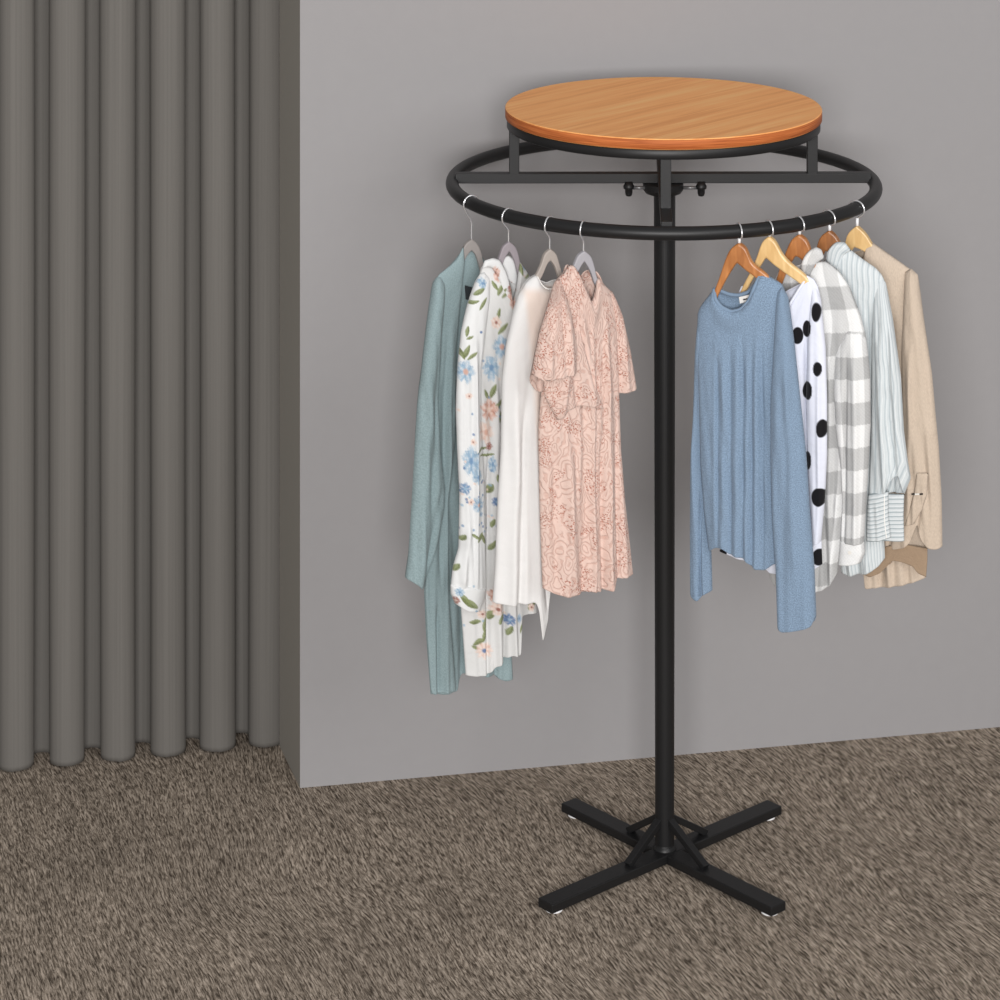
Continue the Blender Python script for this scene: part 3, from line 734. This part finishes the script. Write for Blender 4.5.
# 2 floral blouse
pl, _ = hanger('plastic_hanger', 'mauve-grey plastic hanger carrying the flower-print blouse', G_LEFT, 508.5, TL, (508.5, 241),
       [(502, 246), (499, 256), (494, 268), (484, 282)], [(508.5, 251), (505, 256), (502, 264), (497, 274), (486, 287)],
       [(515, 246), (518, 255), (521, 270), (530, 284)], [(508.5, 251), (512, 256), (515, 264), (518, 276), (528, 289)], MAT['gray_b'], .009)
g = empty('blouse', pl.at(500, 300), 'white long-sleeved blouse printed with blue and pink flowers', 'blouse', CL)
gp('body', g, pl, MAT['floral'], [(478, 280), (474, 350), (468, 450), (462, 550), (461, 609), (465.6, 675)], [(536, 294), (532, 400), (528, 500), (533, 570), (537, 612)],
   [(482, 266), (491, 259), (500, 268), (506, 284), (511, 300), (515, 282), (519, 261), (525, 269), (531, 278)], [(478, 675), (486, 673), (494, 664), (502, 658), (510, 652), (518, 653.5), (519.5, 614)],
   Tb=[(482, 266), (491, 262), (500, 262), (506, 260), (513, 260), (519, 261), (525, 269), (531, 278)],
   depth=.013, off=0, neck=(.2, .78, .008, .12), folds=[(486, 420, 486, 680, 2, -.006), (493, 350, 497, 670, 3, .005), (503, 500, 503, 670, 1.5, -.008), (510, 560, 512, 660, 2.5, .005)], wr=(.001, 13, 2), dye=floral((222, 222, 221)), res=1.5)
gp('sleeve', g, pl, MAT['floral'], [(480, 274), (475, 283), (467, 307), (461.5, 331), (457.5, 369), (456, 409.5), (457.5, 450), (459.7, 494), (458.8, 548), (453, 567), (450.8, 586)],
   [(490, 278), (489, 300), (484, 340), (480.5, 369), (480.5, 420), (483, 467), (484.5, 500), (485, 550), (486, 588)], [(484, 272)], [(468, 588)], depth=.014, off=.006, off2=.020,
   folds=[(473, 330, 474, 570, 2, .004), (466, 520, 461, 580, 3, .004)], wr=(.0006, 9, 4), dye=floral(), res=1.5)
gp('cuff', g, pl, MAT['floral'], [(450.6, 584), (451, 594), (455, 603.5)], [(486.2, 586), (484, 598), (479.5, 610)], [(468, 584)], [(466, 609)], depth=.015, off=.0215, dye=floral(), res=1.6, ramp=3, thick=.0016)
gp('collar', g, pl, MAT['floral'], [(481.8, 268.5), (487, 267), (492, 268), (497, 276), (503, 292), (509, 309)], [(484.5, 260.5), (493, 257.8), (500, 260), (506, 271), (511, 288), (513.5, 306)],
   [], [], depth=.005, off=.013, dye=floral(), res=1.8, ramp=3)
gp('collar', g, pl, MAT['floral'], [(501, 262), (504, 272), (507, 279)], [(515.5, 264), (517, 274), (518, 284)], [(504, 257), (508.8, 255.3), (512.5, 258)], [(512, 283)], depth=.004, off=-.008, dye=floral(), res=1.8, ramp=3)
# 3 white blouse
pl, _ = hanger('plastic_hanger', 'beige-grey plastic hanger carrying the plain white blouse', G_LEFT, 549.5, TL, (549.7, 248.3),
       [(543.5, 253), (541, 263), (536, 274), (528, 286), (520, 296)], [(549.5, 260), (546, 264), (544, 270), (540, 279), (530, 291), (521, 300)],
       [(555.5, 253), (558.5, 263), (563, 277), (570, 290)], [(549.5, 260), (553, 264), (555.5, 270), (559.5, 282), (568, 295)], MAT['gray_c'], .010)
g = empty('blouse', pl.at(535, 300), 'plain white chiffon blouse between the flower-print blouse and the pink lace dress', 'blouse', CL)
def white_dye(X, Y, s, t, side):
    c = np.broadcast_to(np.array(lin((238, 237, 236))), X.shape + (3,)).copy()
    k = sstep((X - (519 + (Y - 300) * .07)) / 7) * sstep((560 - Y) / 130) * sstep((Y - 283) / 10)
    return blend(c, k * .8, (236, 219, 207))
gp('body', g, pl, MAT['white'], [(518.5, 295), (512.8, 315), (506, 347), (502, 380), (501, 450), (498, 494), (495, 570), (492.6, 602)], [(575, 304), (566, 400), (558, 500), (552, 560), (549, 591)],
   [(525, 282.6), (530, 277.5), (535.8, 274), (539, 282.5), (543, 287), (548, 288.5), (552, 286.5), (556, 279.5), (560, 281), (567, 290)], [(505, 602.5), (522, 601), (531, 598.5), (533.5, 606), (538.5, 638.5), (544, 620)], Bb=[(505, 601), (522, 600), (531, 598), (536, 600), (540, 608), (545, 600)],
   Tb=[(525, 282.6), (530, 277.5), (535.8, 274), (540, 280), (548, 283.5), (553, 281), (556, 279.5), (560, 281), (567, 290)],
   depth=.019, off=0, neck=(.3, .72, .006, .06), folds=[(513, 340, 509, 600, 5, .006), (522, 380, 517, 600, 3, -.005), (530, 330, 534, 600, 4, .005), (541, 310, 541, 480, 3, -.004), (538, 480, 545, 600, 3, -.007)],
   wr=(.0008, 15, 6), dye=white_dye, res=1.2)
cord('neckband', g, pl, MAT['white_tag'], [(536, 274.5, .002), (539, 282.5, .007), (543, 287, .008), (548, 288.5, .009), (552, 286.5, .008), (556, 280, .002)], .0014)
# 4 pink lace dress
pl, _ = hanger('plastic_hanger', 'cool grey plastic hanger carrying the pink lace dress', G_LEFT, 583.5, TL, (583.5, 250.3),
       [(577, 255), (574, 263), (570, 272), (560, 288)], [(583.5, 261), (580, 266), (577, 272), (572, 282), (563, 294)],
       [(590, 255), (593.5, 265), (596, 277), (605, 292)], [(583.5, 261), (587, 266), (590.5, 273), (594, 284), (603, 297)], MAT['gray_d'], .010)
g = empty('lace_dress', pl.at(585, 300), 'short pink lace dress with wide elbow sleeves and split stand collar', 'dress', CL)
gp('body', g, pl, MAT['lace'], [(553, 286), (549, 330), (541, 395), (538.3, 430), (539, 480), (540, 521), (542.5, 588)], [(612, 292), (617, 330), (619, 390), (621, 450), (625, 500), (629, 535), (633, 573)],
   [(557, 279), (564, 272), (568, 264.5), (572, 264), (576, 271), (581, 284), (588, 300), (591, 294), (595, 280), (598, 277), (603, 283), (607, 287)], [(552, 592), (563, 594), (573, 592), (584, 588.5), (598, 588), (610.5, 587), (613, 577), (624, 575)],
   Tb=[(557, 279), (564, 272), (568, 264.5), (574, 268), (583, 279), (588, 272), (594, 270), (599, 273), (603, 283), (607, 287)],
   depth=.018, off=0, neck=(.22, .8, .012, .12), folds=[(575, 300, 592, 400, 3, .004), (588, 305, 590, 590, 2, .004), (603, 300, 607, 580, 3, .006), (597, 420, 600, 590, 2.5, -.006), (566, 430, 566, 590, 5, .006), (553, 430, 552, 590, 4, -.005), (581, 430, 580, 590, 4, -.005), (613, 400, 616, 590, 2, -.006), (620, 430, 623, 580, 3, .005)],
   wr=(.001, 11, 9), res=1.0)
gp('sleeve', g, pl, MAT['lace'], [(554, 284), (549, 301.5), (540, 331), (535, 355), (531.7, 374)], [(560, 279), (571, 315), (576, 345), (575.5, 371)], [(556, 280)], [(537, 378), (548, 377), (560, 374)],
   Bb=[(533, 384), (541, 394.5), (553, 396), (566, 388)], depth=.012, dend=.024, off=.008, off2=.034, folds=[(566, 310, 568, 372, 3, .004), (550, 320, 542, 372, 5, .004)], wr=(.0006, 10, 4))
gp('sleeve_ruffle', g, pl, MAT['lace'], [(545, 350), (543, 375), (545, 398), (557, 420)], [(578, 318), (585, 350), (594, 382), (603.5, 408.5)], [(560, 335)], [(561, 417), (566, 409), (572, 407), (580, 404), (592, 406)],
   Bb=[(566, 414), (580, 413), (592, 413)], depth=.009, dend=.010, off=.010, off2=.021, folds=[(583, 340, 594, 400, 2.5, .004), (566, 370, 560, 416, 3, .005), (573, 370, 576, 410, 3, -.004)])
gp('sleeve', g, pl, MAT['lace'], [(606, 290), (611, 320), (613, 360), (615.5, 392)], [(612, 291), (621.5, 315), (629, 347), (636, 387)], [], [(623, 390.5)], depth=.016, off=-.003, off2=-.008, wr=(.0006, 9, 3), folds=[(619, 330, 624, 388, 3, .004)])

# ================= right group =================
# 5 blue sweater
pl, _ = hanger('wooden_hanger', 'reddish wooden hanger carrying the blue knit sweater', G_RIGHT, 738.8, TR, (739.3, 242.2),
       [(731, 247.6), (727, 256), (724, 264.4), (720, 277), (715.6, 288.4), (709, 304)], [(737.5, 262), (732, 270), (725, 282), (719, 294), (713, 308)],
       [(746, 246.4), (749, 254), (752, 262), (758, 267), (764, 271), (778, 285)], [(737.5, 262), (742, 266), (748, 271), (760, 280), (775, 293)], MAT['wood_red'], .015, sleeve=True)
g = empty('sweater', pl.at(745, 320), 'light blue knit sweater with rolled round neck, nearest of the right-hand clothes', 'sweater', CR)
neckF = [(713.6, 289), (717, 297), (723, 304.5), (733, 309.5), (743, 307), (751, 298), (756, 285), (761, 272.6)]
neckB = [(713.6, 289), (719, 292), (727, 295.5), (737, 296.5), (747, 293), (755, 283), (761, 272.6)]
bf = [(718, 320, 716, 540, 3, .002), (726, 330, 725, 545, 3, .003), (740, 320, 739, 552, 3, .003), (750, 330, 749, 556, 2.5, .003), (759, 310, 758, 565, 2.5, .003),
      (719.5, 330, 719.5, 530, 1.6, -.0022), (733, 330, 733, 545, 1.6, -.003), (745, 320, 745, 555, 1.5, -.002), (754, 340, 754, 560, 1.5, -.0022), (764, 310, 765, 565, 2, -.003)]
gp('body', g, pl, MAT['knit_blue'], [(697.5, 314), (697, 354), (699, 400), (700.5, 462), (704, 510), (709, 551)], [(788, 297), (792, 340), (796, 390), (794, 440), (790, 500), (789, 557)],
   [(700, 307), (705, 300)] + neckF + [(766, 274), (772.4, 277.5), (782, 283.6)], [(716, 546), (724, 545), (731, 551), (746, 555.5), (753, 562), (757, 566), (766, 567.5), (775, 562)],
   Tb=[(700, 307), (705, 300)] + neckB + [(766, 274), (772.4, 277.5), (782, 283.6)], depth=.018, off=0, neck=(.17, .72, .012, .10), folds=bf, wr=(.0006, 14, 2))
cord('neckband', g, pl, MAT['knit_blue'], [(713.8, 289, 0)] + [(x, y + .8, .012) for x, y in neckF[1:-1]] + [(761.5, 272.6, 0)], .0036)
cord('neckband', g, pl, MAT['knit_blue'], [(713.8, 289, 0)] + [(x, y + .8, -.013) for x, y in neckB[1:-1]] + [(761.5, 272.6, 0)], .0034)
tg = patch_box('neck_tag', g, pl, MAT['white_tag'], [(737.5, 298.5), (750.5, 295.5), (751, 302), (738.5, 305)], -.010)
patch_box('print', tg, pl, MAT['thread'], [(741.5, 300.4), (748, 298.9), (748.1, 300.2), (741.8, 301.7)], -.0092, .0004)
gp('sleeve', g, pl, MAT['knit_blue'], [(698, 318), (695.2, 354), (693.4, 418), (690.8, 456), (690, 526), (690.3, 590)], [(706, 322), (704, 400), (703, 462), (706, 510), (711.5, 551), (712.5, 590)], [], [(693, 596), (700, 599), (704, 593)],
   depth=.014, off=-.004, off2=-.016, wr=(.0007, 8, 4), folds=[(702, 480, 702, 600, 1.5, -.006)])
gp('sleeve', g, pl, MAT['knit_blue'], [(777, 291), (774, 348), (771, 400), (771, 456), (772.4, 512), (776, 568), (777.8, 619)], [(788, 296), (794.8, 348), (799.3, 390), (806, 450.4), (810.2, 512), (814.4, 568), (816.2, 615)], [(782, 287)],
   [(779, 627), (784, 629.8), (800, 627.5), (813, 624)], depth=.016, off=.006, off2=.021, wr=(.0006, 15, 6), folds=[(786, 330, 797, 560, 4, .003)], dend=.018)
# 6 polka dot top
pl, _ = hanger('wooden_hanger', 'pale wooden hanger carrying the polka dot top', G_RIGHT, 768.6, TR, (769.6, 235.6),
       [(763.6, 239), (760, 248), (757.6, 256), (751, 271), (743, 286), (738, 298)], [(766.5, 257), (759, 269), (752, 281), (746, 292), (741, 303)],
       [(775, 239), (779, 247), (783, 254.8), (792, 264), (805.6, 274), (816, 288)], [(766.5, 257), (774, 264), (786, 273), (799, 282), (812, 294)], MAT['wood_pale'], .015, sleeve=True)
g = empty('polka_dot_top', pl.at(775, 320), 'white top with big black polka dots behind the blue sweater', 'top', CR)
lav = (217, 220, 232)
gp('body', g, pl, MAT['polka'], [(737, 296), (732, 400), (724, 500), (719.5, 551)], [(821.4, 301), (824, 348), (825, 400), (825, 460), (823, 500), (821.5, 540), (822.5, 564)],
   [(741, 286), (748, 300), (762, 314), (780, 313), (791, 303), (800, 288), (808, 275.5), (814, 279), (818, 286)], [(735, 556), (760, 562), (771, 571), (790, 573), (810, 571)],
   Tb=[(741, 286), (748, 291), (765, 296), (785, 292), (800, 284), (808, 275.5), (814, 279), (818, 286)],
   depth=.011, off=0, neck=(.06, .8, .006, .07), folds=[(807, 310, 807, 560, 2, -.005), (796, 330, 800, 560, 4, .003)], wr=(.0008, 18, 3), dye=dots(lav), res=2.3)
gp('sleeve', g, pl, MAT['polka'], [(812, 285), (808, 330), (806, 400), (807.5, 460), (811, 520), (812, 545)], [(821, 300), (825.8, 348), (827.2, 400), (827.2, 455), (825, 500), (821, 541)], [(817, 289)], [], depth=.010, off=.003, off2=.011,
   wr=(.0004, 9, 3), dye=dots(lav), res=2.8, folds=[(819, 340, 820, 520, 2.5, .002)])
cord('neckband', g, pl, MAT['white_band'], [(742, 286.5, 0), (748, 300, .010), (762, 314, .015), (780, 313, .016), (791, 303.5, .014), (800, 288.5, .009), (808, 276, 0)], .0026)
# 7 plaid shirt
pl, _ = hanger('wooden_hanger', 'reddish wooden hanger carrying the grey plaid shirt', G_RIGHT, 798.6, TR, (799.6, 233.6),
       [(792.4, 238), (788, 247), (784.6, 256), (780, 268), (776, 282), (771, 294)], [(796, 255.4), (791.8, 262), (787, 272), (781, 287), (775, 299)],
       [(805.6, 236.8), (808.6, 242), (811, 249), (812, 258), (826, 275), (845, 292)], [(796, 255.4), (801, 257), (807, 266), (824, 281), (842, 298)], MAT['wood_red'], .015, sleeve=True)
g = empty('plaid_shirt', pl.at(805, 320), 'grey and white plaid flannel shirt between the dotted top and the striped shirt', 'shirt', CR)
gp('body', g, pl, MAT['plaid'], [(768, 297), (766, 400), (765, 500), (769, 574)], [(851, 290), (861.5, 318), (866.5, 338), (866, 350), (858, 400), (850, 500), (838, 572)],
   [(773, 285), (779, 277), (783, 292), (793, 306), (802, 290), (810, 268), (817, 261.5), (825.6, 261), (833, 266), (839.6, 272), (846, 281)], [(777, 585), (792, 590.5), (810, 591), (822, 589), (831, 584)],
   Tb=[(773, 285), (778, 272), (784, 268.5), (794, 267), (803, 264), (810, 263), (817, 261.5), (825.6, 261), (833, 266), (839.6, 272), (846, 281)],
   depth=.014, off=0, neck=(.1, .55, .005, .1), folds=[(831, 320, 832, 580, 3, .004), (824, 480, 828, 585, 3, -.005), (839, 480, 834, 580, 3, .005)], wr=(.0008, 14, 5), dye=plaid(7.2, 23, 0, 262), res=1.3)
gp('sleeve', g, pl, MAT['plaid'], [(836, 346), (834.5, 365), (834, 392), (836, 430), (841, 470), (842.5, 502), (840.5, 541)], [(866, 338), (868.5, 356), (870.3, 376), (871, 420), (869, 460), (866, 512), (864, 543)], [(842, 337), (848, 329), (857, 330)], [], depth=.014, off=.005, off2=.015,
   folds=[(848, 340, 845, 530, 2, -.005), (856, 330, 857, 540, 3.5, .004)], wr=(.0005, 9, 7), dye=plaid(3.2, 22.5, .25, 333), res=1.4)
gp('cuff', g, pl, MAT['plaid'], [(840.3, 539), (839.5, 551), (838.2, 564)], [(864.2, 541), (865.3, 553), (861, 562)], [], [(850, 563.5)], Bb=[(850, 567)], depth=.012, off=.016, dye=plaid(1.1, 40, 0, 540), res=1.5, ramp=3, thick=.002)
gp('collar', g, pl, MAT['plaid'], [(803, 259), (801, 265), (800.8, 270.5)], [(824.3, 258), (816, 263.5), (810, 275)], [(806, 254), (810, 250), (816, 246.8), (821.6, 249.5)], [(805, 274)], depth=.008, off=.012, dye=plaid(1.5, 19, .2, 245), res=1.6, ramp=4, closed_bottom=True)
bt = g
for (bx, by) in ((853.5, 547), (846, 547)):
    bm = bmesh.new(); c = pl.at(bx, by, 0, .029); u, n_ = pl.u, pl.n; r_ = .0032
    rg = [[bm.verts.new(c + n_ * d_ + (u * math.cos(a * math.pi / 8) + Vector((0, 0, 1)) * math.sin(a * math.pi / 8)) * r_) for a in range(16)] for d_ in (0, .0014)]
    bm.faces.new(rg[0][::-1]); bm.faces.new(rg[1])
    for a in range(16): bm.faces.new((rg[0][a], rg[0][(a + 1) % 16], rg[1][(a + 1) % 16], rg[1][a]))
    link('button', bm_mesh(bm, 'button'), MAT['button'], g) if bx > 850 else bm.free()
# 8 striped shirt
pl, _ = hanger('wooden_hanger', 'darker brown wooden hanger carrying the pale striped shirt', G_RIGHT, 828.3, TR, (829.6, 229.8),
       [(821, 235.6), (818, 243), (816, 252), (812, 264), (806, 278)], [(826, 250), (822, 258), (817, 270), (810, 284)],
       [(836, 234.4), (839, 240), (844, 249), (856, 261), (878, 278)], [(826, 250), (834, 255), (842, 262), (856, 271), (874, 284)], MAT['wood_dark'], .015, sleeve=True)
g = empty('striped_shirt', pl.at(845, 320), 'pale blue and white striped shirt with buttoned cuff beside the tan jacket', 'shirt', CR)
gp('body', g, pl, MAT['stripe'], [(803, 282), (812, 400), (830, 500), (841, 571)], [(886, 284), (884, 400), (882, 480), (885, 558)],
   [(815, 269), (826, 259), (838, 248), (846, 247), (851, 250), (862, 258.5), (876, 268), (882, 275)], [(850, 574), (862, 572), (873, 569), (880, 564)],
   depth=.015, off=0, folds=[(868, 290, 874, 480, 4, -.006), (857, 300, 862, 560, 4, .005), (845, 480, 852, 570, 3, .004), (858, 520, 860, 575, 3, -.005), (870, 500, 870, 570, 3, .004)], wr=(.001, 13, 8))
gp('sleeve', g, pl, MAT['stripe'], [(874, 276), (872, 340), (871.5, 400), (870.5, 450), (868.3, 495)], [(886, 283), (893, 320), (901, 376), (904, 430), (908, 462), (911, 478), (904.5, 494)], [(880, 274)], [(880, 493), (887, 491), (889, 484), (894, 476), (900, 473), (902, 482)],
   Bb=[(880, 495), (890, 495), (898, 495)], depth=.015, off=.0, off2=.018, ramp=70, wr=(.0009, 8, 2), folds=[(880, 320, 886, 480, 3, .004), (890, 380, 896, 470, 3, -.004)])
gp('cuff', g, pl, MAT['stripe_h'], [(868.3, 494), (867, 510), (866.3, 541)], [(888.5, 491), (888.5, 515), (891, 537)], [], [(880, 540)], depth=.008, off=.029, ramp=3, thick=.002, wr=(.0004, 6, 2))
gp('cuff', g, pl, MAT['stripe_h'], [(880, 493), (880, 540)], [(904.3, 494), (903.6, 515), (904.3, 541)], [], [], depth=.005, off=.012, ramp=3, thick=.002)
cord('cuff_piping', g, pl, MAT['white_tag'], [(888.6, 488.5, .0345), (888.4, 500, .0345), (888.6, 515, .0345), (890.6, 532, .0345)], .0009)
gp('collar', g, pl, MAT['stripe'], [(828.8, 249.6), (826.5, 253), (825.8, 258)], [(851.2, 250.5), (843.5, 255), (838.4, 269.5)], [(832, 245), (837, 241.6), (845, 242.2)], [(833, 266)], depth=.008, off=.010, ramp=4, closed_bottom=True)
# 9 tan jacket
pl, _ = hanger('wooden_hanger', 'pale wooden hanger carrying the tan jacket, rightmost on the ring', G_RIGHT, 856.3, TR, (857.2, 225.2),
       [(850, 230.8), (847, 236), (845.6, 243), (843, 254), (838, 268)], [(854.8, 246.4), (851, 252.4), (847, 262), (842, 273)],
       [(865, 232), (868.5, 237), (871.5, 243), (884, 257), (905, 275)], [(854.8, 246.4), (861, 248.5), (868, 253), (880, 264), (902, 282)], MAT['wood_pale'], .015, sleeve=True)
g = empty('jacket', pl.at(890, 320), 'tan cotton shirt jacket at the right end of the clothes', 'jacket', CR)
gp('body', g, pl, MAT['tan'], [(836, 274), (844, 400), (850, 500), (859, 573)], [(914, 272), (916, 350), (919, 450), (926, 540), (926.4, 577)],
   [(842, 264), (850, 258), (858, 262), (864, 258), (866, 245), (873, 242.5), (885, 251), (900, 261.5)], [(865.5, 574), (866, 587), (890, 584.5), (910, 581.5)],
   Tb=[(842, 264), (850, 254), (856, 252), (862, 250), (866, 245), (873, 242.5), (885, 251), (900, 261.5)],
   depth=.015, off=0, neck=(.1, .4, .004, .1), folds=[(893, 300, 898, 480, 3, -.006), (885, 300, 890, 560, 3, .005), (900, 540, 905, 585, 4, .004), (885, 545, 880, 585, 4, -.004)], wr=(.001, 12, 4))
gp('sleeve', g, pl, MAT['tan'], [(905, 272), (902, 350), (903, 430), (902, 480), (897, 515), (891, 544)], [(917.8, 274.5), (923.8, 320), (932, 373), (936, 418), (939, 448), (941.8, 498), (942.5, 546)], [(911, 268.5)],
   [(892, 548.5), (903, 546), (911, 541), (916, 528), (918.7, 521.5), (920.5, 530), (924, 540), (930, 546), (938, 548)], Bb=[(905, 552), (925, 551), (938, 549)], depth=.018, off=.006, off2=.020,
   wr=(.0008, 12, 2), folds=[(912, 330, 909, 520, 3, .004), (925, 470, 918, 530, 2.5, -.004), (907, 450, 899, 530, 2.5, -.004), (931, 400, 934, 540, 4, .003)])
gp('sleeve_placket', g, pl, MAT['tan'], [(916.5, 472.5), (914, 492), (910, 508), (904.5, 526)], [(928, 473), (927, 495), (922, 510), (914, 524)], [], [], depth=.003, off=.040, off2=.040, ramp=3, wr=(.0006, 5, 1), closed_bottom=True)
for x0, x1, mt in ((916.6, 920, 'thread'), (920, 924.6, 'button'), (924.6, 928, 'thread')):
    patch_box('buttonhole' if mt == 'thread' else 'button', g, pl, MAT[mt], [(x0, 485.5), (x1, 485.3), (x1, 486.9), (x0, 487.1)], .0455, .001)
gp('hem_facing', g, pl, MAT['tan_dark'], [(886, 546), (876, 560), (859.5, 572.5)], [(927.5, 548), (927.5, 560), (926.2, 577)], [(905, 544)], [(870, 577), (880, 573), (893, 560), (903, 562), (913, 566), (918, 573)], depth=.003, off=.025, ramp=3)
